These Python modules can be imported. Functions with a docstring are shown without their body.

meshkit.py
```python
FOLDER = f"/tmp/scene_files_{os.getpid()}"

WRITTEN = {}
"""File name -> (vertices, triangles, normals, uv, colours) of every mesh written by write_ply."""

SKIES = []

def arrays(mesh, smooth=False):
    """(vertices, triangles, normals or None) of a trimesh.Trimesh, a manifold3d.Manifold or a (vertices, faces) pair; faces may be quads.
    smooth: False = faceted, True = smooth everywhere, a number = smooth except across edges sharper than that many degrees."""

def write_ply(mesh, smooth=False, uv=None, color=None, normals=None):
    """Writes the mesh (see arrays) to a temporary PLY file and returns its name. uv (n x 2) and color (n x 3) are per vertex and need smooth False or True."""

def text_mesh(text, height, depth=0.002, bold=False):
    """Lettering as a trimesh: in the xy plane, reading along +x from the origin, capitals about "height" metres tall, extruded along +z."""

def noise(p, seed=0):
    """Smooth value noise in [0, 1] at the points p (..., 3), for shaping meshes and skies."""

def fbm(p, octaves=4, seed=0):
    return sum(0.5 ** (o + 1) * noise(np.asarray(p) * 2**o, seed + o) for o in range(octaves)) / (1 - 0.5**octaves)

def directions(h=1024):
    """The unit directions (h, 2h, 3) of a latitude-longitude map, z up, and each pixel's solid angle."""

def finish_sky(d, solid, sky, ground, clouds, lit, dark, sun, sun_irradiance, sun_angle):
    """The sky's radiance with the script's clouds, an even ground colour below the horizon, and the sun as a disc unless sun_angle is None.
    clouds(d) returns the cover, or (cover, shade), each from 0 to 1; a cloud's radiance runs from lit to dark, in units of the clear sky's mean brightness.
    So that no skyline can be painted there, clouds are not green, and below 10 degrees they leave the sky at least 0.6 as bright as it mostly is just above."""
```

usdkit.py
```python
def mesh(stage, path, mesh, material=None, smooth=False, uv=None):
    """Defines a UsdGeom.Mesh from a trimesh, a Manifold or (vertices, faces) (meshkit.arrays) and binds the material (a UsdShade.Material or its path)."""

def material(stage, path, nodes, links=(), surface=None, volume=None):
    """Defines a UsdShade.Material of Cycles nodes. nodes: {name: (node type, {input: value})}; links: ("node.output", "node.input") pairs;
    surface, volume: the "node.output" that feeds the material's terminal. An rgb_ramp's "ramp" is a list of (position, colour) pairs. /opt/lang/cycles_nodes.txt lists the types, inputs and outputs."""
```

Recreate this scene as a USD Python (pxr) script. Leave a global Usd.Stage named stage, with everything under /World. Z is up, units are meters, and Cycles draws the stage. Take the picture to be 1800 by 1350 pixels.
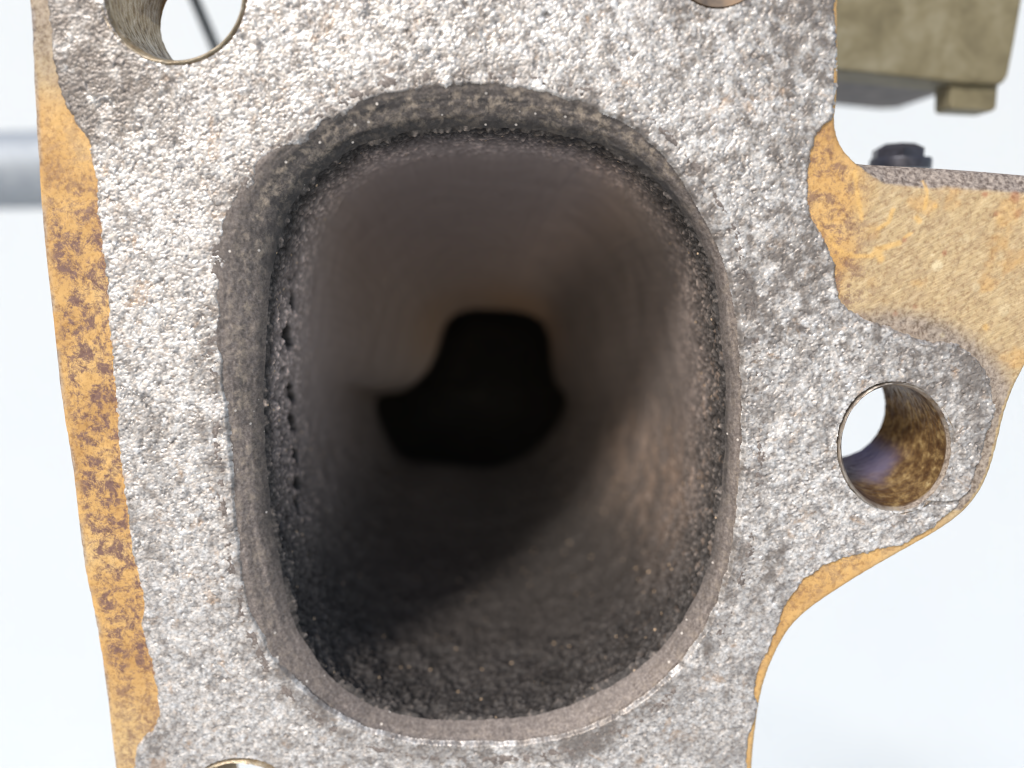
import math
import numpy as np, shapely, trimesh, usdkit, meshkit
from shapely.geometry import Polygon
from scipy.interpolate import CubicSpline
from scipy.spatial import cKDTree
from pxr import Usd, UsdGeom, UsdLux, UsdShade, Sdf, Gf, Vt

stage = Usd.Stage.CreateInMemory()
UsdGeom.SetStageUpAxis(stage, UsdGeom.Tokens.z); UsdGeom.SetStageMetersPerUnit(stage, 1.0)
UsdGeom.Xform.Define(stage, '/World'); UsdGeom.Scope.Define(stage, '/World/Looks')
L = '/World/Looks/'

# ---------------------------------------------------------------- camera, sky, sun, exposure
H = 0.62                      # camera height above the floor, metres
D = 80.0                      # camera to flange face along the axis, millimetres
F = 1412.0                    # focal length in photograph pixels (1800 wide)
TILT = math.radians(10)       # the flange leans towards the camera
cam = UsdGeom.Camera.Define(stage, '/World/camera')
cam.CreateHorizontalApertureAttr(9.8); cam.CreateVerticalApertureAttr(7.35)
cam.CreateFocalLengthAttr(9.8 * F / 1800.0)
cam.CreateFStopAttr(9.8 * F / 1800.0 / 2.7); cam.CreateFocusDistanceAttr(0.0805)
cam.CreateClippingRangeAttr(Gf.Vec2f(0.005, 50.0))
cam.CreateExposureAttr(0.28)
cam.AddTransformOp().Set(Gf.Matrix4d(1,0,0,0, 0,0,1,0, 0,-1,0,0, 0,0,H,1))

SUN = np.array([-0.42, -0.72, 0.52]); SUN /= np.linalg.norm(SUN)
SUN_ROT, SUN_EL = math.atan2(SUN[0], SUN[1]), math.asin(SUN[2])
dome = UsdLux.DomeLight.Define(stage, '/World/sky')
sky = usdkit.material(stage, L + 'sky_look', {
    's': ('sky_texture', {'sky_type': 'single_scattering', 'sun_disc': False, 'sun_elevation': SUN_EL, 'sun_rotation': SUN_ROT}),
    'b': ('background_shader', {'strength': 0.15})}, [('s.color', 'b.color')], surface='b.background')
UsdShade.MaterialBindingAPI.Apply(dome.GetPrim()).Bind(sky)
dome.GetPrim().SetCustomDataByKey('kind', 'structure')
sun = UsdLux.DistantLight.Define(stage, '/World/sun')
sun.CreateIntensityAttr(0.66); sun.CreateAngleAttr(11.0); sun.CreateNormalizeAttr(True); sun.CreateColorAttr(Gf.Vec3f(1.0, 0.955, 0.90))
zc = SUN; xc = np.cross([0, 0, 1.0], zc); xc /= np.linalg.norm(xc); yc = np.cross(zc, xc)
sun.AddTransformOp().Set(Gf.Matrix4d(*xc, 0, *yc, 0, *zc, 0, 0, 0, 0, 1))

# ---------------------------------------------------------------- frames: local = millimetres (x right, v up in the face plane, w depth behind the face)
ND = np.array([0, math.cos(TILT), math.sin(TILT)]); VH = np.array([0, -math.sin(TILT), math.cos(TILT)])
O = np.array([0, D, 0.0])
def P(px, w=0.0):
    """local point on the sight line of a photograph pixel, w mm behind the face plane"""
    px = np.atleast_2d(np.asarray(px, float)); w = np.broadcast_to(np.asarray(w, float), (len(px),))
    r = np.stack([(px[:, 0] - 900) / F, np.ones(len(px)), (675 - px[:, 1]) / F], 1)
    t = (D * math.cos(TILT) + w) / (r @ ND)
    X = r * t[:, None] - O
    return np.stack([X[:, 0], X @ VH, w], 1)
def world(p):
    p = np.asarray(p, float)
    X = O + p[:, [0]] * np.array([1.0, 0, 0]) + p[:, [1]] * VH + p[:, [2]] * ND
    return X / 1000.0 + [0, 0, H]
def local(X):
    Y = (np.asarray(X, float) - [0, 0, H]) * 1000.0 - O
    return np.stack([Y[:, 0], Y @ VH, Y @ ND], 1)

def spline(pts, n=600, closed=True):
    pts = np.asarray(pts, float)
    if closed: pts = np.vstack([pts, pts[:1]])
    t = np.r_[0, np.cumsum(np.linalg.norm(np.diff(pts, axis=0), axis=1) ** 0.5)]
    s = CubicSpline(t, pts, bc_type='periodic' if closed else 'natural')
    return s(np.linspace(0, t[-1], n, endpoint=not closed))
def poly(px, n=600, w=0.0): return Polygon(P(spline(px, n), w)[:, :2]).buffer(0)
def fbm2(x, y, s, o=4, seed=0): return meshkit.fbm(np.stack([x / s, y / s, np.full_like(x, 7.3)], -1), o, seed)
def sstep(x, a, b):
    t = np.clip((x - a) / (b - a), 0, 1); return t * t * (3 - 2 * t)

# ---------------------------------------------------------------- writing prims
used = {}
def path_for(name, parent):
    k = (str(parent), name); n = used.get(k, 0); used[k] = n + 1
    return f'{parent}/{name}' + (f'_{n:03d}' if n else '')
def thing(name, label, cat, group=None, kind=None):
    x = UsdGeom.Xform.Define(stage, path_for(name, '/World')).GetPrim()
    x.SetCustomDataByKey('label', label); x.SetCustomDataByKey('category', cat)
    return x
def obj(name, pts, faces, mat, parent, smooth=True, attrs=None, label=None, loc=True):
    """one Mesh prim; points are local millimetres unless loc is False (world metres)"""
    p = world(pts) if loc else np.asarray(pts, float)
    pp = parent.GetPath() if hasattr(parent, 'GetPath') else parent
    m = usdkit.mesh(stage, path_for(name, pp), (p, np.asarray(faces)), L + mat, smooth=smooth)
    for k, a in (attrs or {}).items():
        UsdGeom.PrimvarsAPI(m).CreatePrimvar(k, Sdf.ValueTypeNames.FloatArray, 'vertex').Set(Vt.FloatArray.FromNumpy(np.asarray(a, np.float32)))
    if label: m.GetPrim().SetCustomDataByKey('label', label)
    return m.GetPrim()
def loft_faces(m, n, closed=True):
    i, j = np.meshgrid(np.arange(m - 1), np.arange(n if closed else n - 1), indexing='ij'); k = (j + 1) % n
    a, b, c, d = i * n + j, i * n + k, (i + 1) * n + k, (i + 1) * n + j
    return np.vstack([np.stack([a, b, c], -1).reshape(-1, 3), np.stack([a, c, d], -1).reshape(-1, 3)])
def loft(rings, flip=False):
    rings = np.asarray(rings); m, n, _ = rings.shape; f = loft_faces(m, n)
    return rings.reshape(-1, 3), f[:, ::-1] if flip else f
def tube(pts, r, n=40, caps=True):
    """swept round tube through local points"""
    pts = np.asarray(pts, float); r = np.broadcast_to(r, (len(pts),)); t = np.gradient(pts, axis=0); t /= np.linalg.norm(t, axis=1, keepdims=True)
    up = np.array([0.13, 0.21, 1.0]) if abs(t[0, 2]) < .8 else np.array([1.0, .1, 0]); rings = []
    for p, q, rr in zip(pts, t, r):
        a = np.cross(q, up); a /= np.linalg.norm(a); b = np.cross(a, q); up = b
        th = np.linspace(0, 2 * np.pi, n, endpoint=False)
        rings.append(p + rr * (np.cos(th)[:, None] * a + np.sin(th)[:, None] * b))
    if caps:
        rings = [np.repeat(pts[:1], n, 0)] + rings + [np.repeat(pts[-1:], n, 0)]
    v, f = loft(rings)
    g = trimesh.Trimesh(v, f, process=True); g.fix_normals()
    return np.array(g.vertices), np.array(g.faces)
def grid(bounds, step):
    x0, y0, x1, y1 = bounds
    xs, ys = np.arange(x0 - step, x1 + 2 * step, step), np.arange(y0 - step, y1 + 2 * step, step)
    gx, gy = np.meshgrid(xs, ys); return gx, gy
def edge_tree(pg, step=0.03):
    q = []
    for r in [pg.exterior, *pg.interiors]:
        q.append(shapely.get_coordinates(shapely.segmentize(r, step)))
    q = np.vstack(q); return cKDTree(q), q
def quads(keep_cell, idx):
    a, b, c, d = idx[:-1, :-1][keep_cell], idx[:-1, 1:][keep_cell], idx[1:, 1:][keep_cell], idx[1:, :-1][keep_cell]
    return np.vstack([np.stack([a, c, b], 1), np.stack([a, d, c], 1)])      # facing -w, the camera side
def compact(f, *arrays):
    u, inv = np.unique(f.ravel(), return_inverse=True)
    return inv.reshape(f.shape), [a[u] for a in arrays]
def patch(pg, step):
    """grid triangulation of a polygon whose border vertices are snapped onto its outline: x, y, distance to outline, faces"""
    gx, gy = grid(pg.bounds, step); ins = shapely.contains_xy(pg, gx, gy)
    any4 = ins[:-1, :-1] | ins[1:, :-1] | ins[:-1, 1:] | ins[1:, 1:]
    f = quads(any4, np.arange(gx.size).reshape(gx.shape)); f, (x, y, i) = compact(f, gx.ravel(), gy.ravel(), ins.ravel())
    tr, q = edge_tree(pg); d, k = tr.query(np.stack([x, y], 1))
    x, y = np.where(i, x, q[k, 0]), np.where(i, y, q[k, 1]); d = np.where(i, d, 0)
    a = (x[f[:, 1]] - x[f[:, 0]]) * (y[f[:, 2]] - y[f[:, 0]]) - (x[f[:, 2]] - x[f[:, 0]]) * (y[f[:, 1]] - y[f[:, 0]])
    return x, y, d, f[np.abs(a) > 1e-7]
def pebbles(x, y, spacing, seed, angle=0.0, stretch=1.0, lo=0.2):
    """height 0..1 of close-packed grains of random height"""
    c, s = math.cos(angle), math.sin(angle); u, v = (c * x + s * y) / stretch, -s * x + c * y
    rng = np.random.default_rng(seed); x0, x1, y0, y1 = u.min() - 1, u.max() + 1, v.min() - 1, v.max() + 1
    n = int((x1 - x0) * (y1 - y0) / spacing ** 2)
    q = np.stack([rng.uniform(x0, x1, n), rng.uniform(y0, y1, n)], 1); h = rng.uniform(lo, 1, n); r = spacing * rng.uniform(0.7, 1.15, n)
    d, k = cKDTree(q).query(np.stack([u, v], 1), k=3)
    return np.max(h[k] * (1 - (d / r[k]) ** 2).clip(-0.3), axis=1)
def facets(x, y, spacing, seed, slope, angle=0.0, stretch=1.0):
    """crystal grains: every cell a small tilted plane at its own height (mm)"""
    c, s = math.cos(angle), math.sin(angle); u, v = (c * x + s * y) / stretch, -s * x + c * y
    rng = np.random.default_rng(seed); x0, x1, y0, y1 = u.min() - 1, u.max() + 1, v.min() - 1, v.max() + 1
    n = int((x1 - x0) * (y1 - y0) / spacing ** 2)
    q = np.stack([rng.uniform(x0, x1, n), rng.uniform(y0, y1, n)], 1); g = rng.normal(0, slope, (n, 2)); h = rng.uniform(-1, 1, n) * spacing * .22
    d, k = cKDTree(q).query(np.stack([u, v], 1), k=2)
    p = np.stack([u, v], 1)[:, None, :] - q[k]
    z = h[k] + (p * g[k]).sum(-1) - .35 * d ** 2 / spacing
    t = np.clip((d[:, 1] - d[:, 0]) / (.25 * spacing), 0, 1); t = .5 + .5 * t * t * (3 - 2 * t)
    return z[:, 0] * t + z[:, 1] * (1 - t)
def pline_dist(x, y, px):
    line = shapely.LineString(P(px)[:, :2]) if len(px) > 1 else shapely.Point(P(px)[0, :2])
    return shapely.distance(shapely.points(x, y), line)

# ---------------------------------------------------------------- materials (position based, millimetre scales)
def mat(name, nodes, links, surface='p.BSDF'): return usdkit.material(stage, L + name, nodes, links, surface=surface)
G = {'g': ('geometry', {})}
def nz(scale_mm, detail=4, rough=0.55, dist=0.0): return ('noise_texture', {'scale': 1000.0 / scale_mm, 'detail': detail, 'roughness': rough, 'distortion': dist})

# pitted grey sealing face
usdkit.material(stage, L + 'pitted_metal', {**G,
    'n1': nz(0.30, 4, .65), 'n2': nz(5.0, 4, .6), 'n3': nz(2.2, 5, .65, .6), 'n4': nz(0.28, 3, .6), 'n5': nz(0.6, 3, .5),
    'hgt': ('attribute', {'attribute': 'relief'}), 'wear': ('attribute', {'attribute': 'stain'}),
    'hm': ('math', {'math_type': 'multiply', 'value2': 0.55}),
    'add': ('math', {'math_type': 'multiply_add', 'value2': 0.5}),
    'r1': ('rgb_ramp', {'ramp': [(0.12, (.09, .078, .072)), (0.28, (.30, .275, .257)), (0.48, (.56, .525, .495)), (0.72, (.88, .84, .80))]}),
    'rr': ('rgb_ramp', {'ramp': [(0.585, (0, 0, 0)), (0.69, (.55, .55, .55))]}),
    'rust': ('mix_color', {'b': (.42, .27, .16)}),
    'tint': ('rgb_ramp', {'ramp': [(0.3, (.94, .98, 1.02)), (0.5, (1, 1, 1)), (0.7, (1.03, .98, .93))]}),
    'mul': ('mix_color', {'blend_type': 'multiply', 'fac': 1.0, 'use_clamp': False}),
    'st': ('mix_color', {'b': (.15, .125, .108)}),
    'rg': ('rgb_ramp', {'ramp': [(0.3, (.58,) * 3), (0.7, (.36,) * 3)]}),
    'b1': ('bump', {'strength': .5, 'distance': 0.00006}),
    'p': ('principled_bsdf', {'metallic': 0.40})},
    [('g.position', 'n%d.vector' % k) for k in (1, 2, 3, 4, 5)] +
    [('hgt.fac', 'add.value1'), ('n1.fac', 'hm.value1'), ('hm.value', 'add.value3'), ('add.value', 'r1.fac'), ('n3.fac', 'rr.fac'), ('rr.color', 'rust.fac'),
     ('r1.color', 'rust.a'), ('n5.fac', 'tint.fac'), ('rust.result', 'mul.a'), ('tint.color', 'mul.b'), ('mul.result', 'st.a'), ('wear.fac', 'st.fac'),
     ('st.result', 'p.base_color'), ('n2.fac', 'rg.fac'), ('rg.color', 'p.roughness'), ('n4.fac', 'b1.height'), ('b1.normal', 'p.normal')],
    surface='p.BSDF')

# rusty cast flange: orange film, tan weathered iron, grey worn edge, marks
usdkit.material(stage, L + 'rusty_casting', {**G,
    'm0': ('mapping', {'rotation': (0, math.radians(28), 0)}), 'm': ('mapping', {'scale': (1, 1, 7.0)}),
    'n1': nz(1.5, 9, .84, .3), 'n2': nz(0.4, 4, .6), 'n3': nz(6, 4, .55), 'n4': nz(1.3, 4, .6), 'n5': nz(0.16, 3, .6),
    'warm': ('attribute', {'attribute': 'orange'}), 'mott': ('attribute', {'attribute': 'mottle'}), 'grey': ('attribute', {'attribute': 'greyed'}),
    'yel': ('attribute', {'attribute': 'ochre'}), 'pale': ('attribute', {'attribute': 'pale'}), 'red': ('attribute', {'attribute': 'reddish'}),
    'tan': ('rgb_ramp', {'ramp': [(0.3, (.40, .28, .15)), (0.5, (.50, .365, .195)), (0.68, (.58, .445, .26))]}),
    'ora': ('rgb_ramp', {'ramp': [(0.28, (.46, .25, .08)), (0.5, (.61, .36, .125)), (0.7, (.68, .455, .20))]}),
    'c1': ('mix_color', {}),
    'mr': ('rgb_ramp', {'ramp': [(0.46, (0,) * 3), (0.56, (.88,) * 3)]}),
    'mm': ('math', {'math_type': 'multiply'}),
    'c2': ('mix_color', {'b': (.165, .088, .075)}),
    'gr': ('rgb_ramp', {'ramp': [(0.32, (.12, .10, .09)), (0.5, (.235, .195, .17)), (0.68, (.40, .335, .285))]}),
    'c3': ('mix_color', {}),
    'c4': ('mix_color', {'b': (.72, .44, .14)}), 'c5': ('mix_color', {'b': (.78, .66, .42)}), 'c6': ('mix_color', {'b': (.32, .10, .05)}),
    'sp': ('rgb_ramp', {'ramp': [(0.36, (.72, .66, .62)), (0.5, (1, 1, 1))]}),
    'c7': ('mix_color', {'blend_type': 'multiply', 'fac': .9}),
    'b1': ('bump', {'strength': .35, 'distance': 0.00012}), 'b2': ('bump', {'strength': .35, 'distance': 0.00006}),
    'p': ('principled_bsdf', {'roughness': .58, 'specular_ior_level': .45})},
    [('g.position', 'n%d.vector' % k) for k in (1, 2, 3, 5)] + [('g.position', 'm0.vector'), ('m0.vector', 'm.vector'), ('m.vector', 'n4.vector'),
     ('n4.fac', 'tan.fac'), ('n3.fac', 'ora.fac'), ('tan.color', 'c1.a'), ('ora.color', 'c1.b'), ('warm.fac', 'c1.fac'),
     ('n1.fac', 'mr.fac'), ('mr.color', 'mm.value1'), ('mott.fac', 'mm.value2'), ('c1.result', 'c2.a'), ('mm.value', 'c2.fac'),
     ('n2.fac', 'gr.fac'), ('c2.result', 'c3.a'), ('gr.color', 'c3.b'), ('grey.fac', 'c3.fac'),
     ('c3.result', 'c4.a'), ('yel.fac', 'c4.fac'), ('c4.result', 'c5.a'), ('pale.fac', 'c5.fac'), ('c5.result', 'c6.a'), ('red.fac', 'c6.fac'),
     ('n2.fac', 'sp.fac'), ('c6.result', 'c7.a'), ('sp.color', 'c7.b'), ('c7.result', 'p.base_color'),
     ('n2.fac', 'b1.height'), ('n5.fac', 'b2.height'), ('b1.normal', 'b2.normal'), ('b2.normal', 'p.normal')], surface='p.BSDF')

# soot: black, with small bright specks; brown-grey film colour offsets sun and shade
usdkit.material(stage, L + 'soot', {**G,
    'n1': nz(0.35, 4, .65), 'n2': nz(7, 4, .55), 'v': ('voronoi_texture', {'scale': 1000 / 0.9, 'feature': 'f1'}), 'v2': ('voronoi_texture', {'scale': 1000 / 0.55, 'feature': 'f1'}),
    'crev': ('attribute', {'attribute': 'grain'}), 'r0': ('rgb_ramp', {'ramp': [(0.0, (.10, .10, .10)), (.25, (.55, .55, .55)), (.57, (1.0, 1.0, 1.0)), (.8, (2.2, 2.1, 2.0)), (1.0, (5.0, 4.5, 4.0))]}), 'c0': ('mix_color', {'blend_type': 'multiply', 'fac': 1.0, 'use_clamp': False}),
    'film': ('attribute', {'attribute': 'film'}), 'gold': ('attribute', {'attribute': 'glow_gold'}),
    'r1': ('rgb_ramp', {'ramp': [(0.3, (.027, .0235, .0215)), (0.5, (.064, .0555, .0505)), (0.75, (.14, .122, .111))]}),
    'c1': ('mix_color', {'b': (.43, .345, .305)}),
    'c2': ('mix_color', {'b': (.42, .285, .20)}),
    's1': ('rgb_ramp', {'ramp': [(0.0, (1,) * 3), (0.13, (1,) * 3), (0.2, (0,) * 3)]}),
    'sc': ('separate_color', {}), 'gt': ('math', {'math_type': 'greater_than', 'value2': .90}), 'sm': ('math', {'math_type': 'multiply'}),
    'c3': ('mix_color', {'b': (.62, .44, .28)}),
    'rg': ('math', {'math_type': 'multiply_add', 'value2': -.45, 'value3': .72}),
    'b1': ('bump', {'strength': .7, 'distance': 0.0001}),
    'p': ('principled_bsdf', {'specular_ior_level': .35})},
    [('g.position', k + '.vector') for k in ('n1', 'n2', 'v', 'v2')] +
    [('n1.fac', 'r1.fac'), ('r1.color', 'c1.a'), ('film.fac', 'c1.fac'), ('crev.fac', 'r0.fac'), ('c1.result', 'c0.a'), ('r0.color', 'c0.b'), ('c0.result', 'c2.a'), ('gold.fac', 'c2.fac'),
     ('v.distance', 's1.fac'), ('v.color', 'sc.color'), ('sc.r', 'gt.value1'), ('s1.color', 'sm.value1'), ('gt.value', 'sm.value2'),
     ('c2.result', 'c3.a'), ('sm.value', 'c3.fac'), ('c3.result', 'p.base_color'), ('sm.value', 'rg.value1'), ('rg.value', 'p.roughness'),
     ('n1.fac', 'b1.height'), ('b1.normal', 'p.normal')], surface='p.BSDF')

# sooty bevel round the port, shade painted in with the soot
usdkit.material(stage, L + 'sooty_bevel', {**G,
    'n1': nz(0.3, 4, .65), 'n2': nz(1.0, 7, .7, .3), 'v': ('voronoi_texture', {'scale': 1000 / 1.1, 'feature': 'f1'}),
    'pale': ('attribute', {'attribute': 'pale'}), 'soot_shade': ('attribute', {'attribute': 'sooty'}),
    'r1': ('rgb_ramp', {'ramp': [(0.28, (.10, .080, .069)), (0.5, (.185, .152, .134)), (0.72, (.30, .255, .228))]}),
    'c0': ('mix_color', {'b': (.018, .017, .017)}),
    'r2': ('rgb_ramp', {'ramp': [(0.48, (0,) * 3), (0.72, (.8,) * 3)]}), 'pm': ('math', {'math_type': 'multiply'}),
    'c1': ('mix_color', {'b': (.40, .325, .25)}),
    's1': ('rgb_ramp', {'ramp': [(0.08, (1,) * 3), (0.15, (0,) * 3)]}), 'sc': ('separate_color', {}), 'gt': ('math', {'math_type': 'greater_than', 'value2': .74}), 'sm': ('math', {'math_type': 'multiply'}),
    'c2': ('mix_color', {'b': (.62, .56, .50)}),
    'b1': ('bump', {'strength': .5, 'distance': 0.0001}),
    'p': ('principled_bsdf', {'roughness': .6, 'metallic': .15})},
    [('g.position', k + '.vector') for k in ('n1', 'n2', 'v')] +
    [('n1.fac', 'r1.fac'), ('r1.color', 'c0.a'), ('soot_shade.fac', 'c0.fac'), ('n2.fac', 'r2.fac'), ('r2.color', 'pm.value1'), ('pale.fac', 'pm.value2'),
     ('c0.result', 'c1.a'), ('pm.value', 'c1.fac'), ('v.distance', 's1.fac'), ('v.color', 'sc.color'), ('sc.g', 'gt.value1'),
     ('s1.color', 'sm.value1'), ('gt.value', 'sm.value2'), ('c1.result', 'c2.a'), ('sm.value', 'c2.fac'), ('c2.result', 'p.base_color'),
     ('n1.fac', 'b1.height'), ('b1.normal', 'p.normal')], surface='p.BSDF')

def simple(name, ramp, scale=1.5, rough=.55, metal=0.0, bump=.4, dist=.0001, detail=5):
    usdkit.material(stage, L + name, {**G, 'n': nz(scale, detail, .62, .3), 'n2': nz(scale * .25, 3), 'r': ('rgb_ramp', {'ramp': ramp}), 'b': ('bump', {'strength': bump, 'distance': dist}),
        'p': ('principled_bsdf', {'roughness': rough, 'metallic': metal})},
        [('g.position', 'n.vector'), ('g.position', 'n2.vector'), ('n.fac', 'r.fac'), ('r.color', 'p.base_color'), ('n2.fac', 'b.height'), ('b.normal', 'p.normal')], surface='p.BSDF')
simple('olive_casting', [(.32, (.12, .098, .05)), (.5, (.18, .15, .082)), (.68, (.235, .205, .13))], 5.0, .6)
simple('dark_casting', [(.3, (.08, .065, .055)), (.5, (.16, .12, .09)), (.7, (.28, .19, .12))], 2.5, .65)
simple('shaded_casting', [(.3, (.085, .07, .066)), (.5, (.13, .11, .10)), (.7, (.19, .16, .14))], 2.5, .65)
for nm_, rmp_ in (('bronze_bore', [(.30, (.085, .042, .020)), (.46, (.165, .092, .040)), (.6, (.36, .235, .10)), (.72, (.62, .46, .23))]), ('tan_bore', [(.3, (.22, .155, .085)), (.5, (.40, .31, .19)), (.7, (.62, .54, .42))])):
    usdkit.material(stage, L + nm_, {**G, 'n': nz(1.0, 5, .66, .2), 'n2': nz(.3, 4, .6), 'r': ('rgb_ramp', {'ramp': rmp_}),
        'a1': ('attribute', {'attribute': 'rim'}), 'a2': ('attribute', {'attribute': 'sky_purple'}), 'a3': ('attribute', {'attribute': 'bore_shade'}),
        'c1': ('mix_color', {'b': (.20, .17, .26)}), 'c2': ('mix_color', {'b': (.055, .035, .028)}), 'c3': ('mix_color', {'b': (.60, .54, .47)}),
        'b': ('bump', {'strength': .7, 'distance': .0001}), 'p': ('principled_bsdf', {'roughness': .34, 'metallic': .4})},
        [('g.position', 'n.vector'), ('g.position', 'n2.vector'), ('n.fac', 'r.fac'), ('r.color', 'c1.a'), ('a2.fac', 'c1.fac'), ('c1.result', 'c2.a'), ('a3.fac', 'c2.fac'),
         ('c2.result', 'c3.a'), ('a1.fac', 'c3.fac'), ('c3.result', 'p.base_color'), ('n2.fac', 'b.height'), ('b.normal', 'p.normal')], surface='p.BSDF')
simple('black_steel', [(.3, (.020, .020, .028)), (.7, (.06, .06, .08))], 1.0, .4, .3)
simple('dull_steel', [(.3, (.26, .285, .32)), (.7, (.35, .375, .40))], 5.0, .6, .25, .2)
simple('dark_rod', [(.3, (.02, .023, .026)), (.7, (.04, .045, .048))], 2.0, .5, .2)
simple('white_sheet', [(.3, (.535, .562, .578)), (.7, (.55, .57, .578))], 180.0, .75, 0, .05, .0003)

# ---------------------------------------------------------------- setting: white backdrop sweeping up behind the part
def backdrop():
    prof = [(-3.6, 0.0)] + [(-3.6 + k * 0.315, 0.0) for k in range(1, 14)]  # floor extended unseen behind the camera, added as bounce fill
    R, yb = 0.16, 0.88
    prof += [(yb - R + R * math.sin(a), R - R * math.cos(a)) for a in np.linspace(0, math.pi / 2, 14)] + [(yb, z) for z in np.linspace(0.26, 1.5, 10)]
    xs = np.linspace(-2.5, 2.5, 41); front, thick = [], 0.003
    pr = np.array(prof); t = np.gradient(pr, axis=0); t /= np.linalg.norm(t, axis=1, keepdims=True); nn = np.stack([-t[:, 1], t[:, 0]], 1)
    ring = np.vstack([pr, (pr - nn * thick)[::-1]])
    rings = [np.stack([np.full(len(ring), x), ring[:, 0], ring[:, 1]], 1) for x in xs]
    v, f = loft(rings)
    n = len(ring); m = len(pr); caps = []
    for base, s in ((0, 1), ((len(xs) - 1) * n, -1)):
        for k in range(m - 1):
            q = [base + k, base + k + 1, base + n - 2 - k, base + n - 1 - k][::s]; caps += [[q[0], q[1], q[2]], [q[0], q[2], q[3]]]
    g = trimesh.Trimesh(v, np.vstack([f, caps]), process=False); g.fix_normals()
    return np.array(g.vertices), np.array(g.faces)
v, f = backdrop()
bd = obj('backdrop', v, f, 'white_sheet', '/World', smooth=40, loc=False)
bd.SetCustomDataByKey('kind', 'structure'); bd.SetCustomDataByKey('label', 'plain white backdrop sheet sweeping up behind the manifold, floor added behind the camera for bounce light'); bd.SetCustomDataByKey('category', 'backdrop')

# ---------------------------------------------------------------- the exhaust manifold
man = thing('exhaust_manifold', 'rusty cast exhaust manifold with a pitted grey flange face around a sooty port', 'manifold')

OUT = [(38,-120),(45,0),(50,100),(57,230),(72,440),(84,540),(100,690),(117,800),(130,900),(143,1000),(163,1100),(180,1210),(197,1350),(212,1480),(222,1560),(262,1630),(340,1655),(700,1660),(1150,1655),(1270,1630),(1312,1560),(1320,1450),
       (1325,1350),(1332,1280),(1345,1210),(1368,1150),(1402,1098),(1470,1045),(1560,990),(1640,945),(1700,902),(1740,845),(1760,780),(1775,720),(1800,660),(1850,590),(1950,560),(2060,540),(2120,470),(2110,380),(2040,325),(1920,312),
       (1800,303),(1700,295),(1600,289),(1540,286),(1510,281),(1488,262),(1475,232),(1472,205),(1475,180),(1478,90),(1478,0),(1478,-130),(1440,-200),(1350,-225),(1000,-230),(500,-230),(150,-225),(70,-195)]
R0 = [(385,600),(392,480),(418,370),(466,300),(545,238),(640,182),(760,150),(900,150),(1050,186),(1150,246),(1222,340),(1272,440),(1300,560),(1311,700),(1302,900),(1272,1050),(1205,1165),(1105,1252),(960,1305),(800,1312),(640,1285),(500,1185),(440,1080),(414,950),(400,800)]
R1 = [(463,640),(472,520),(488,430),(520,350),(580,290),(660,246),(760,226),(880,224),(1000,236),(1100,276),(1180,345),(1238,440),(1266,560),(1276,700),(1270,850),(1250,970),(1208,1075),(1130,1170),(1010,1238),(860,1266),(700,1254),(610,1214),(550,1150),(508,1065),(485,950),(468,800)]
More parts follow.
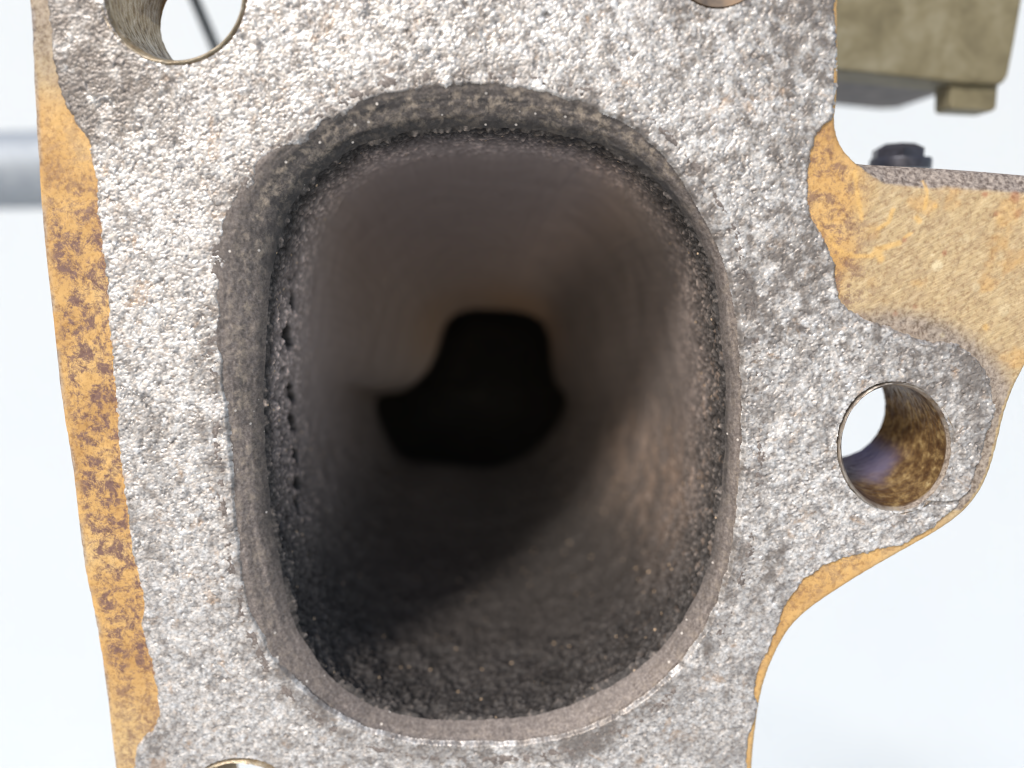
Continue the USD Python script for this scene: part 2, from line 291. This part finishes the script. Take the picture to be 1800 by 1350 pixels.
GASK = [(78,-10),(95,130),(115,190),(150,250),(165,330),(175,420),(185,520),(195,640),(205,760),(213,850),(222,905),(234,1000),(249,1070),(246,1092),(258,1150),(270,1200),(276,1255),(262,1290),(240,1315),(232,1350),(228,1450),(260,1560),(400,1640),(900,1650),(1230,1640),(1300,1560),(1306,1450),
        (1315,1350),(1318,1300),(1334,1262),(1330,1220),(1338,1180),(1358,1132),(1376,1090),(1396,1046),(1438,1006),(1490,984),(1580,962),(1642,930),(1690,886),(1715,846),(1730,790),(1748,740),(1748,680),(1720,630),(1670,603),(1600,590),(1530,562),(1482,530),(1470,470),(1450,420),(1430,380),(1424,320),(1430,270),(1445,228),(1468,205),(1474,130),(1485,0),(1480,-140),(1400,-210),(700,-220),(200,-215),(80,-160)]
def circ(cx, cy, rx, ry=None, n=160, rot=0):
    t = np.linspace(0, 2 * np.pi, n, endpoint=False); return np.stack([cx + rx * np.cos(t), cy + (ry or rx) * np.sin(t)], 1)
HOLES = [dict(f=circ(308, -12, 118), b=circ(384, 40, 103), m='tan_bore'),
         dict(f=circ(1572, 785, 93, 107), b=circ(1468, 712, 88, 92), m='bronze_bore'),
         dict(f=circ(422, 1451, 112), b=circ(512, 1327, 96), m='tan_bore')]
REC = circ(1262, -66, 80)
CH = .42
hole_polys = [Polygon(P(h['f'])[:, :2]).buffer(CH - .05) for h in HOLES]; rec_poly = Polygon(P(REC)[:, :2])
outline = poly(OUT, 1400); port0 = poly(R0, 900)
THICK = 12.0

# flange: front skin (0.25 mm below the sealing face), sides, back
WF = 0.45
lipstart = port0.buffer(2.3)
fp = outline.difference(lipstart)
for h in hole_polys: fp = fp.difference(h)
fp = fp.difference(rec_poly)
x, y, d, f = patch(fp, 0.19)
d_out, _ = edge_tree(Polygon(outline.exterior))[0].query(np.stack([x, y], 1))
r = 0.55
w = WF + r * (1 - np.sqrt(np.clip(1 - np.clip(1 - d / r, 0, 1) ** 2, 0, 1))) * 0.8
low = fbm2(x, y, 3.0, 4, 3) - .5; fine = pebbles(x, y, 0.55, 5, lo=.4)
arm_px = np.stack([900 + 0 * x, 0 * x], 1)
Xw = world(np.stack([x, y, np.zeros_like(x)], 1)); dd = Xw[:, 1] * 1000
px = 900 + F * x / dd; py = 675 - F * (Xw[:, 2] - H) * 1000 / dd
arm = sstep(px, 1500, 1560) * (py < 700)
w += 0.16 * low - 0.05 * fine * (1 - .6 * arm) - 0.05 * np.sin((x * .85 - y * .53) / .16 + 6 * low) * arm * .35
# bevelled upper edge of the arm
top = np.interp(px, [1480, 1510, 1540, 1600, 1700, 1800, 2100], [262, 281, 286, 289, 295, 303, 345]); band = np.interp(px, [1500, 1530, 1560, 1640, 1800, 2100], [0, 22, 40, 44, 40, 36])
t = np.clip(1 - (py - top) / np.maximum(band, 1), 0, 1) * (px > 1500) * (py < 460)
t = np.clip(t + .5 * (fbm2(x, y, 2.2, 4, 12) - .5) * sstep(t, 0, .3) * sstep(t, 1, .7), 0, 1); tg = sstep(t, .03, .22)
w += 1.3 * t + .45 * t * (fbm2(x, y, 1.2, 4, 14) - .5)
left = sstep(px, 330, 280)
orange = np.where(px < 400, sstep(py + 40 * low, 120, 215), 0) + np.where(px >= 400, np.clip(sstep(px - 1510 + 90 * low + .35 * (py - 420) * (py > 420), 40, -40) + sstep(py, 900, 960), 0, 1) * .95, 0)
orange = np.clip(orange * (1 - .45 * sstep(py, 1150, 1320) * left) + .55 * sstep(fbm2(x, y, 2.5, 4, 20), .56, .68) * arm, 0, 1)
mott = left * (0.35 + .75 * sstep(py, 220, 420)) * (1 - .35 * sstep(py, 1150, 1250)) + (1 - left) * (.60 * sstep(px, 1560, 1480) * (py < 640) + .25 + .3 * (py > 850))
mott *= sstep(d_out, 0.3, 1.3) * .75 + .25
grey = np.clip(tg, 0, .96) + left * .6 * sstep(py, 170, 60) + .75 * sstep(d_out, .75, .25) * left * sstep(fbm2(x, y, 2.0, 3, 41), .35, .6)
lug = sstep(np.hypot(px - 1572, py - 785), 260, 215) * (px > 1400)
grey = np.maximum(grey, lug * .85 * (d_out > .5) * (py < 900)); grey = np.clip(grey, 0, 1)
och = np.zeros_like(x)
for line, wd in (([(1462,415),(1470,432),(1485,445),(1510,451),(1535,450)], .30), ([(1535,450),(1556,436),(1585,427)], .42), ([(1545,440),(1552,455)], .55), ([(1632,318),(1634,340),(1629,366)], .22), ([(1573,368),(1566,390),(1548,402)], .30), ([(1647,361),(1648,362)], .35),
                 ([(1592,418),(1605,410)], .22), ([(1505,300),(1512,350),(1518,385)], .28), ([(1737,575),(1738,577)], .4), ([(1615,383),(1620,388)], .4)):
    q = pline_dist(x, y, line) + .16 * (fbm2(x, y, .5, 3, 8) - .5); och = np.maximum(och, sstep(q, wd, wd * .35) * .6)
pale = np.zeros_like(x)
for c, rr_, s in (((1652,468), .64, .9), ((1643,448), .22, .8), ((1720,505), .5, .45), ((1770,545), .7, .45), ((1700,420), .55, .4), ((1660,590), .3, .5)):
    q = pline_dist(x, y, [c]) + .18 * (fbm2(x, y, .45, 3, 9) - .5); pale = np.maximum(pale, .65 * s * sstep(q, rr_, rr_ * .7))
red = np.zeros_like(x)
for c, rr_, s in (((1737,341), .42, .6), ((1790,346), .75, .55), ((1665,445), .35, .6), ((1593,422), .3, .55), ((1795,375), .6, .4), ((1756,375), .3, .45), ((1612,540), .4, .35), ((1578,552), .35, .35)):
    q = pline_dist(x, y, [c]) + .3 * (fbm2(x, y, .5, 3, 10) - .5); red = np.maximum(red, s * sstep(q, rr_, rr_ * .4))
n0 = len(x); V = [np.stack([x, y, w], 1)]; FF = [f]
zero = {k: [a] for k, a in dict(orange=orange, mottle=mott, greyed=grey, ochre=och, pale=pale, reddish=red).items()}
def more(v, ff, **a):
    off = sum(len(q) for q in V); V.append(v); FF.append(ff + off)
    for k in zero: zero[k].append(np.full(len(v), a.get(k, 0.0)))
ring = shapely.get_coordinates(shapely.segmentize(outline.exterior, .3))[:-1]
if shapely.is_ccw(outline.exterior): ring = ring[::-1]
ns = 14; rs = []
for k in range(ns):
    ww = WF + r * .8 + (THICK - WF - r * .8) * k / (ns - 1)
    bul = .22 * (fbm2(ring[:, 0] + k * .7, ring[:, 1] - k * .5, 1.6, 4, 30) - .5) * (1 if k else 0)
    cx = ring.mean(0); dirn = (ring - cx) / np.linalg.norm(ring - cx, axis=1, keepdims=True)
    rs.append(np.c_[ring + dirn * bul[:, None], np.full(len(ring), ww)])
v, ff = loft(rs, flip=False)
bnd = d < 1e-6; wb = w[bnd][cKDTree(np.stack([x[bnd], y[bnd]], 1)).query(ring)[1]] - (WF + r * .8)
v[:, 2] += np.tile(wb, ns) * np.repeat(np.linspace(1, 0, ns), len(ring)); more(v, ff, orange=.35, mottle=.6, greyed=.55)
bx, by, bd_, bf = patch(fp, 0.9); more(np.stack([bx, by, np.full_like(bx, THICK)], 1), bf[:, ::-1], orange=.5, mottle=.8, greyed=.3)
flange = obj('flange', np.vstack(V), np.vstack(FF), 'rusty_casting', man, attrs={k: np.concatenate(a) for k, a in zero.items()})

# sealing face: pitted grey metal patch with a ragged border, standing a little proud of the rusty skin
gp = poly(GASK, 1200).intersection(outline.buffer(-0.25))
STEP = 0.082
gx, gy = grid(gp.bounds, STEP); sh = gx.shape; gx, gy = gx.ravel(), gy.ravel()
def sdist(pg, gx, gy):
    d, _ = edge_tree(pg, .06)[0].query(np.stack([gx, gy], 1)); return np.where(shapely.contains_xy(pg, gx, gy), d, -d)
s1 = sdist(gp, gx, gy); s2 = -sdist(port0, gx, gy)
hol = np.min([-sdist(h, gx, gy) for h in hole_polys + [rec_poly]], axis=0)
rag = fbm2(gx, gy, 1.3, 4, 60) - .5; rag2 = fbm2(gx, gy, 2.4, 5, 61) - .5
th = np.arctan2(gy, gx); ul = np.exp(-((th - 2.45) / .45) ** 2)            # the soot edge is most torn at the upper left
sd = np.minimum(s1 + .75 * rag + .5 * (fbm2(gx, gy, .45, 3, 62) - .5), s2 + 1.5 * rag2 * (.15 + 1.9 * ul) + .6 * rag + .25 - .7 * ul)
ok = (sd > -.12) & (hol > 0.02)
ok = ok.reshape(sh); cell = ok[:-1, :-1] & ok[1:, :-1] & ok[:-1, 1:] & ok[1:, 1:]
f = quads(cell, np.arange(gx.size).reshape(sh)); f, (x, y, sd, s2) = compact(f, gx, gy, sd, s2)
Xw = world(np.stack([x, y, np.zeros_like(x)], 1)); dd = Xw[:, 1] * 1000
px = 900 + F * x / dd; py = 675 - F * (Xw[:, 2] - H) * 1000 / dd
lowr = sstep(py, 800, 1150)
g1 = pebbles(x, y, 0.40, 101, angle=.5, stretch=1.3); g2 = pebbles(x, y, 0.24, 102, angle=.35, stretch=1.2); g3 = pebbles(x, y, 1.5, 103, lo=0.0)
cl = fbm2(x, y, 2.8, 5, 66); ff_ = fbm2(x, y, .55, 4, 67)
fa = facets(x, y, .21, 111, .62, angle=-.55, stretch=1.45); fb_ = facets(x, y, .62, 112, .32, angle=.4, stretch=1.3)
relief = .36 * g1 + .30 * g2 + .20 * g3 * (1 - lowr) + lowr * .35 * (cl - .3) + .30 * (ff_ - .5) + 1.4 * fa
pits = sstep(fbm2(x, y, 1.1, 4, 70), .64, .78)
h = .065 * relief * (1 - .3 * lowr) + (.33 - .14 * lowr) * fa + .10 * lowr * (cl - .5) + .11 * fb_ + .11 * (cl - .5) - .14 * pits
w = np.minimum(.10 - h, .36) + .45 * (1 - sstep(sd, -.1, .32))
scr = pline_dist(x, y, [(1628, 884), (1665, 886), (1700, 880), (1735, 874)]); scr = sstep(scr + .1 * (fbm2(x, y, .6, 3, 77) - .5), .28, .10)
w += .22 * scr
wide = fbm2(x, y, 9, 4, 80)
def blob(cx, cy, sx, sy): return np.exp(-((px - cx) / sx) ** 2 - ((py - cy) / sy) ** 2)
stain = .62 * blob(140, 110, 110, 150) + .25 * blob(330, 150, 200, 60) + .35 * blob(1420, 60, 110, 140) + .30 * blob(1400, 360, 70, 200) + .30 * blob(1640, 640, 110, 60) + .35 * blob(1720, 700, 60, 160) \
      + .30 * blob(1270, 1290, 70, 90) + .35 * blob(270, 1330, 60, 70) + .35 * blob(1260, 10, 90, 60) + .25 * blob(250, 900, 40, 120) + .3 * blob(1370, 1090, 60, 100)
edge = sstep(s2, 4.0, .1) * .6 * sstep(fbm2(x, y, 1.5, 4, 88), .38, .6)
stain = np.clip(.6 * scr + stain * (.35 + 1.3 * sstep(fbm2(x, y, 1.6, 5, 81), .36, .62)) + .6 * sstep(wide, .50, .68) * sstep(fbm2(x, y, .9, 4, 82), .42, .6) + (.25 + .65 * blob(1400, 200, 260, 420) + .45 * blob(950, 20, 450, 90) + .2 * blob(1600, 800, 200, 300)) * sstep(fbm2(x * .8 + y * .5, y * .8 - x * .5, .8, 5, 83), .52, .70) + .30 * sstep(fbm2(x, y, 2.6, 5, 84), .55, .70) + edge, 0, .85)
relief_n = np.clip((relief - .05) / .8 - .5 * pits, 0, 1)
obj('gasket_face', np.stack([x, y, w], 1), f, 'pitted_metal', flange, attrs={'relief': relief_n, 'stain': stain})

# bolt holes: bores through the flange, with a bright chamfer at the mouth
for i, hle in enumerate(HOLES):
    a, b = P(hle['f'], .85), P(hle['b'], THICK - .02); n = len(a)
    ca = a.mean(0); da = (a - ca) / np.linalg.norm(a - ca, axis=1, keepdims=True)
    nj = (meshkit.fbm(a / .8, 4, 19) - .5)[:, None]; nk = (meshkit.fbm(a / .5, 4, 20) - .5)[:, None]
    rs = [a + da * (CH + .2), a + da * (CH + .25 * nk) + np.c_[0 * nj, 0 * nj, .06 - .85 + .35 * nj], a + da * (CH * .45 + .3 * nj) + np.c_[0 * nj, 0 * nj, -.35 + .3 * nk]]
    for k in range(60):
        q = a + (b - a) * k / 59; c = q.mean(0); dr = q - c; dr /= np.linalg.norm(dr, axis=1, keepdims=True)
        s_ = meshkit.fbm(q / .45, 3, 7) - .5; t_ = np.sin(q[:, 2] / .32 * np.pi + 1.5 * meshkit.noise(q / 3.0, 2))
        rs.append(q + dr * ((.20 * s_ + .03 * t_)[:, None] * min(1, k / 3)))
    v, ff = loft(rs); kk = np.repeat(np.r_[0, 0, 0, np.linspace(0.02, 1, 60)], n); an = np.arctan2(v[:, 1] - ca[1], v[:, 0] - ca[0])
    nn_ = meshkit.fbm(v / 2.5, 4, 17)
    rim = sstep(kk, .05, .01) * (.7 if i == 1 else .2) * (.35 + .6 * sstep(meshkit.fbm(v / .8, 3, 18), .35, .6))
    sky_purple = (sstep(kk + .5 * (nn_ - .5), .35, .75) * sstep(an, -.2, -.9) * sstep(an, -3.1, -2.3)) if i == 1 else 0 * kk  # sky reflection painted into the bore as blue-purple
    bore_shade = np.clip((sstep(an, .5, 1.4) * .75 + sstep(an, -1.3, -2.0) * .9 * sstep(an, -3.14, -2.8)) * (.4 + 1.2 * nn_), 0, .95) if i == 1 else .5 * sstep(kk, .3, .9) * sstep(an, 2.2, 3.0)  # shade painted dark on the bore walls
    obj('bolt_hole', v, ff, hle['m'], flange, attrs={'rim': rim, 'sky_purple': sky_purple, 'bore_shade': bore_shade})
# shallow recess at the top edge
a = P(REC, WF + .02); c = a.mean(0); rs = [c + (a - c) * 1.03 + [0, 0, .3], a + [0, 0, -.3], a + [0, 0, 1.6], c + (a - c) * .55 + [0, 0, 2.4], np.repeat(c[None] + [0, 0, 2.6], len(a), 0)]
v, ff = loft(rs); obj('recess', v, ff, 'dark_casting', flange, smooth=40)

# port: bevel, bore, dark passage
NT = 1300
def resample(p, n=NT):
    """closed local curve to n points by angle about its centroid, same start for every ring"""
    c = p.mean(0); a = np.unwrap(np.arctan2(p[:, 1] - c[1], p[:, 0] - c[0]))
    if a[-1] < a[0]: p, a = p[::-1], a[::-1]
    tgt = np.linspace(-np.pi, np.pi, n, endpoint=False)
    a0 = a - 2 * np.pi * np.floor((a[0] + np.pi) / (2 * np.pi)); aa = np.r_[a0 - 2 * np.pi, a0, a0 + 2 * np.pi]; pp = np.vstack([p] * 3)
    return np.stack([np.interp(tgt, aa, pp[:, k]) for k in range(3)], 1)
W1 = 2.6
ring0 = resample(P(spline(R0, 900), .34)); c0 = ring0.mean(0); ring0 = ring0 + (ring0 - c0) / np.linalg.norm(ring0 - c0, axis=1, keepdims=True) * 3.2
ring1 = resample(P(spline(R1, 900), W1)); c1 = ring1.mean(0)
ring1[:, :2] += ((ring1 - c1) / np.linalg.norm(ring1 - c1, axis=1, keepdims=True))[:, :2] * (.22 * (meshkit.fbm(ring1 / .8, 4, 31) - .5) + .8 * (meshkit.fbm(ring1 / 5, 3, 32) - .5))[:, None]
nb = 80; rs = []
for k in range(nb):
    s = k / (nb - 1); ww = np.interp(s, [0, .22, .36], [.5, .22, .12]) if s < .36 else .12 + (W1 - .12) * ((s - .36) / .64) ** 1.75
    q = ring0 + (ring1 - ring0) * s; q[:, 2] = ww; rs.append(q)
rs = np.array(rs); S = np.repeat(np.linspace(0, 1, nb), NT)
v, ff = loft(rs, flip=True); X, Y, Z = v.T
ang = np.arctan2(Y - c0[1], X - c0[0])
bump = .16 * (meshkit.fbm(v / .5, 4, 90) - .5) + .10 * (meshkit.fbm(v / 1.6, 4, 91) - .5)
ridge = (.035 * np.sin(S * 46 + 9 * meshkit.fbm(v / 5.0, 3, 4)) * sstep(meshkit.fbm(v / 4.0, 3, 44), .35, .6) + .15 * (meshkit.fbm(np.stack([S * 14, ang * 1.5, ang * 0], 1), 3, 33) - .5)) * (.35 + .65 * np.exp(-((ang - .3) / 1.1) ** 2)) * sstep(S, .3, .45) * sstep(S, 1, .92)
v[:, 2] += (bump + ridge) * sstep(S, 1.0, .9)
upp = sstep(ang, .5, 1.2) * sstep(ang, 2.9, 2.2)
lef = np.clip(np.exp(-((np.abs(ang) - np.pi) / .6) ** 2), 0, 1)
pale = np.clip(.25 + .5 * upp + .45 * lef + .35 * np.exp(-((ang + .1) / .7) ** 2), 0, 1) * np.exp(-((S - .70) / .2) ** 2) * 1.9
lown = sstep(np.sin(ang), -.45, -.8)
soot_shade = np.clip(sstep(S, .78, 1.0) * (.5 - .42 * lown - .2 * lef) + .30 * (1 - lown) * sstep(meshkit.fbm(np.stack([S * 9, ang * 2, ang * 0], 1), 4, 34), .45, .62) + .5 * upp * sstep(S, .3, .6) + .12 * sstep(meshkit.fbm(v / 1.5, 4, 85), .5, .65), 0, .9)  # real soot, plus shade painted on the upper bevel and kept off the bottom
port = None
# bore
ringd = P(spline([(664,700),(700,690),(742,664),(768,622),(784,572),(815,548),(870,545),(925,552),(958,575),(968,625),(978,675),(994,702),(975,750),(930,795),(860,822),(790,815),(712,804),(674,758)], 900), 80.0)
ringd = resample(ringd)
ws = np.concatenate([W1 + np.cumsum(np.r_[0, np.full(95, .16)]), np.linspace(18.1, 46, 50)[1:], np.linspace(46, 80, 80)[1:]])
c1 = ring1.mean(0); rings = []
SH = np.array([-2.2, -2.0])
def straight(ww):
    s = (ww - W1) / (46 - W1); q = ring1.copy(); q[:, :2] = c1[:2] + (ring1[:, :2] - c1[:2]) * (1 - .07 * s) + SH * s * s; q[:, 2] = ww; return q
q58 = straight(46.0)
for ww in ws:
    if ww <= 24: rings.append(straight(ww))
    else:
        u = (ww - 24) / 56.0; s = u ** 2.3
        b_ = straight(ww); q = b_ + (ringd - b_) * s; q[:, 2] = ww; rings.append(q)
for ww, sc, dv in ((81.2, 1.14, 0), (84, 1.26, -.5), (94, 1.26, -1.5), (106, 1.0, -3), (114, .6, -5), (115.5, .02, -5.5)):
    c = ringd.mean(0); q = c + (ringd - c) * sc; q[:, 1] += dv; q[:, 2] = ww; rings.append(q)
rings = np.array(rings); m = len(rings)
v, ff = loft(rings, flip=True); vv, _, nrm = meshkit.arrays((v, ff), True)
cc = np.repeat(rings.mean(1), NT, 0); inward = np.sign(np.sum((cc - v) * nrm, 1))[:, None] * nrm
dep = v[:, 2]; ang2 = np.arctan2(v[:, 1] - cc[:, 1], v[:, 0] - cc[:, 0])
near = sstep(dep, 26, 6)
arc = np.repeat(np.r_[0, np.cumsum(np.linalg.norm(np.diff(ring1, axis=0), axis=1))][None], m, 0).ravel()
gr = pebbles(dep, arc, .40, 120, lo=.0); gr2 = pebbles(dep, arc, .9, 121, lo=.0)
low_side = sstep(np.sin(ang2), .1, -.7)
bump = .34 * near * gr + .18 * near * gr2 + .25 * low_side * (1 - near) * (gr2 + gr) + .35 * (meshkit.fbm(v / .6, 4, 92) - .5) * (.35 + .65 * near) + (.5 + .9 * low_side) * (meshkit.fbm(v / 3.0, 4, 93) - .5) + .5 * low_side * (meshkit.fbm(v / 1.3, 4, 94) - .5)
# torn pits along the left wall
lp = np.zeros(len(v)); pn = meshkit.fbm(v / .9, 4, 57) - .5; pn2 = meshkit.fbm(v / .6, 4, 58) - .5
for (qx, qy, dw, sa, sw) in ((512,530,6.2,.75,.22),(503,590,5.6,1.0,.36),(516,690,6.6,.85,.36),(521,742,6.8,.75,.40),(520,803,6.6,.85,.30),(526,848,6.8,.6,.34),(517,887,6.4,.55,.22)):
    i = np.argmin(np.where((dep > 3) & (dep < 12), np.hypot(900 + F * v[:, 0] / (world(v)[:, 1] * 1000) - qx, 675 - F * (world(v)[:, 2] - H) * 1000 / (world(v)[:, 1] * 1000) - qy), 1e9))
    e = v - v[i]; al = e[:, 1] + .45 * e[:, 2] + .5 * pn; lp = np.maximum(lp, np.exp(-(al / (sa * 1.25)) ** 2 - ((e[:, 2]) / (sw * 4.2)) ** 2 - (e[:, 0] / 4) ** 2))
lp = lp + .8 * pn2 * (lp > .03)
pit = sstep(lp, .25, .7)
bump = bump * sstep(dep, W1, W1 + .35) * sstep(dep, 82, 70) - 3.0 * sstep(lp + .25 * (meshkit.fbm(v / .5, 3, 95) - .5), .25, .8)
v = v + inward * bump[:, None]
mixg = np.clip(near + .5 * low_side * sstep(dep, 60, 40), 0, 1)
grain = .57 * (1 - mixg) + mixg * np.clip(.15 + .55 * gr + .25 * gr2 + .5 * (meshkit.fbm(v / .45, 3, 99) - .5), 0, 1)  # crevices darkened and grain tops lightened in colour to stand for shading
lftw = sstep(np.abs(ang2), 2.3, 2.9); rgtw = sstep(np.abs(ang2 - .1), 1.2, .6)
film = np.clip((sstep(dep, 3, 16) * (1 - lftw) + lftw * sstep(dep, 2.7, 5.5)) * (1 - .80 * rgtw) * (.04 + .96 * sstep(np.sin(ang2), -.70, .55)) * sstep(dep, 84, 78) + .25 * meshkit.fbm(v / 5, 3, 96) * sstep(dep, 4, 10), 0, 1)  # lighter colour on shaded upper and left walls, darker on the sunlit right
botm = sstep(np.sin(ang2), -.45, -.85); film *= 1 - .9 * botm; film += .10 * sstep(np.abs(ang2 + 2.35), .9, .3) * sstep(dep, 14, 40) * sstep(dep, 80, 74); grain *= 1 - .42 * botm * sstep(dep, W1, 6) * sstep(dep, 70, 40)  # floor darkened against the sun, shaded lower left lifted, both in colour
film *= (1 - sstep(dep, 78.5, 80.5)); grain *= 1 - .7 * sstep(dep, 79, 81)  # passage blackened in colour to stand for its shade
film *= 1 - sstep(lp, .22, .5)  # pits blackened in colour for the shade inside them
gold = .22 * np.exp(-((ang2 + .42) / .30) ** 2) * sstep(dep, 6, 22) * sstep(dep, 58, 40) * (.3 + 1.2 * sstep(meshkit.fbm(v / 2.0, 4, 97), .35, .65))  # sunlit patch painted golden on the lower right wall
gold += .95 * np.exp(-((ang2 - 1.1) / .55) ** 2) * np.exp(-((dep - 76) / 6.5) ** 2) + .65 * np.exp(-((ang2 - 2.2) / .5) ** 2) * np.exp(-((dep - 76) / 6.5) ** 2)  # warm glow painted over the top of the far opening
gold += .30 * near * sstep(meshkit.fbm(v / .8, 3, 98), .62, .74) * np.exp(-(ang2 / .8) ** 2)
port = obj('port_wall', v, ff, 'soot', man, attrs={'grain': grain * (1 - sstep(lp, .22, .5)), 'film': np.clip(film, 0, 1), 'glow_gold': np.clip(gold * (1 - sstep(dep, 79.5, 80.5)), 0, .95)})
vb, fb = loft(rs, flip=True); vb[:, 2] += (.16 * (meshkit.fbm(vb / .5, 4, 90) - .5) + .10 * (meshkit.fbm(vb / 1.6, 4, 91) - .5) + ridge) * sstep(S, 1.0, .9)
obj('port_bevel', vb, fb, 'sooty_bevel', port, attrs={'pale': pale, 'sooty': soot_shade})

# outer runner body behind the flange
c1_ = ring1[::13]; rs = []
for ww in np.r_[np.linspace(THICK - .5, 58, 12), np.linspace(62, 128, 16)]:
    q = straight(min(ww, 46.0))[::13].copy(); c = q.mean(0); s = 1.13 if ww <= 58 else 1.13 + .15 * sstep(ww, 58, 84) - .35 * ((ww - 58) / 70) ** 3; q = c + (q - c) * s; q[:, 2] = ww
    if ww > 58: q[:, 1] -= 14 * ((ww - 58) / 70) ** 2
    rs.append(q)
rs.append(np.repeat(rs[-1].mean(0)[None], len(c1_), 0))
v, ff = loft(rs); v += .5 * (meshkit.fbm(v / 3, 3, 50)[:, None] - .5)
obj('runner', v, ff, 'dark_casting', man, smooth=40)

# outlet pipe down to the floor, with its own flange standing on the sheet
top = world(np.array([[-3.5, -44, 84.0]]))[0]
zz = np.linspace(top[2], 0.012, 30); pts = np.stack([np.full(30, top[0]), np.full(30, top[1]), zz], 1)
v, ff = tube(local(pts), 19.0, 48); pipe = obj('outlet_pipe', v, ff, 'dark_casting', man, smooth=40)
foot = trimesh.creation.extrude_polygon(shapely.MultiPoint([(-.045, 0), (.045, 0)]).convex_hull.buffer(.032), .012, engine='earcut'); foot.apply_translation([top[0], top[1], 0.0])
obj('outlet_flange', foot.vertices, foot.faces, 'dark_casting', pipe, smooth=30, loc=False)

# neighbouring port block at the upper right, with its lug
def prism(px, w0, w1, mat_, name, parent, rnd=.5, label=None):
    pg = Polygon(P(px, w0)[:, :2]).buffer(-rnd * 2).buffer(rnd * 2); rr = []
    ext = shapely.get_coordinates(shapely.segmentize(pg.exterior, .5))[:-1]
    pgs = [(pg.buffer(-rnd), w0), (pg.buffer(-rnd * .3), w0 + rnd * .3), (pg, w0 + rnd), (pg, w1)]
    n = 360; rings = []
    for g_, ww in pgs:
        e = g_.exterior; q = [e.interpolate(e.project(shapely.Point(*pt))) for pt in [pg.exterior.interpolate(t, normalized=True).coords[0] for t in np.linspace(0, 1, n, endpoint=False)]]
        rings.append(np.array([[a.x, a.y, ww] for a in q]))
    v, ff = loft(rings); 
    base = len(v); tri_v, tri_f = trimesh.creation.triangulate_polygon(Polygon(rings[0][:, :2]).buffer(0), engine='earcut')
    V2 = np.vstack([v, np.c_[tri_v, np.full(len(tri_v), w0)], np.c_[tri_v, np.full(len(tri_v), w1)]]); F2 = np.vstack([ff, tri_f + base, tri_f[:, ::-1] + base + len(tri_v)])
    g_ = trimesh.Trimesh(V2, F2, process=True); g_.fix_normals()
    return obj(name, np.array(g_.vertices), np.array(g_.faces), mat_, parent, smooth=35, label=label)
blk = prism([(1330,-230),(1900,-230),(1815,-120),(1800,0),(1788,70),(1772,150),(1700,148),(1600,137),(1478,124),(1330,118)], 33, 39, 'olive_casting', 'rear_flange', man, rnd=.8)
prism([(1340,-225),(1880,-225),(1790,-115),(1772,0),(1762,70),(1740,138),(1690,140),(1600,131),(1478,119),(1340,112)], 38.8, 64, 'shaded_casting', 'shaded_neck', blk, rnd=.8)  # darker colour stands for the shaded underside of the block
prism([(1672,120),(1758,120),(1752,196),(1670,192)], 34, 38, 'olive_casting', 'lug', blk, rnd=.35)
v, ff = tube(np.linspace(P([(985, 395)], 86)[0], P([(1395, 60)], 50)[0], 20), 6.5, 40); obj('log_tube', v, ff, 'dark_casting', man, smooth=40)

# dark nut on a boss behind the arm
boss = prism([(1515,291),(1640,297),(1640,430),(1515,430)], THICK - .2, 32, 'dark_casting', 'boss', man, rnd=.3)
cn = P([(1582, 290)], 25)[0]
def cylv(c, r0, r1, h0, h1, n, rot=0):
    th = np.linspace(0, 2 * np.pi, n, endpoint=False) + rot; R = lambda r_, h_: np.stack([c[0] + r_ * np.cos(th), np.full(n, c[1] + h_), c[2] + r_ * np.sin(th)], 1)
    v, ff = loft([np.repeat([[c[0], c[1] + h0, c[2]]], n, 0), R(r0, h0), R(r0, h0 + (h1 - h0) * .8), R(r1, h1), np.repeat([[c[0], c[1] + h1, c[2]]], n, 0)])
    g_ = trimesh.Trimesh(v, ff, process=True); g_.fix_normals(); return np.array(g_.vertices), np.array(g_.faces)
v, ff = cylv(cn + [-.4, 0, 0], 3.1, 1.9, -.6, 2.5, 6, .3); nut = obj('nut', v, ff, 'black_steel', man, smooth=20)
v, ff = cylv(cn, 3.6, 3.5, -.6, .75, 40); obj('washer', v, ff, 'black_steel', nut, smooth=30)

# steel pipe at the left and thin stay rod seen through the upper left bolt hole
a = P([(-260, 296)], 122)[0]; b = P([(60, 299)], 122)[0]; c = P([(420, 330)], 122)[0]; e = P([(715, 570)], 121)[0]
v, ff = tube(spline([a, b, c, e], 50, closed=False), 9.1, 48); obj('side_pipe', v, ff, 'dull_steel', man, smooth=40)
v, ff = tube(np.linspace(P([(250, -215)], 50)[0], P([(500, 365)], 120)[0], 24), np.linspace(.75, 1.3, 24), 20); obj('stay_rod', v, ff, 'dark_rod', man, smooth=40)
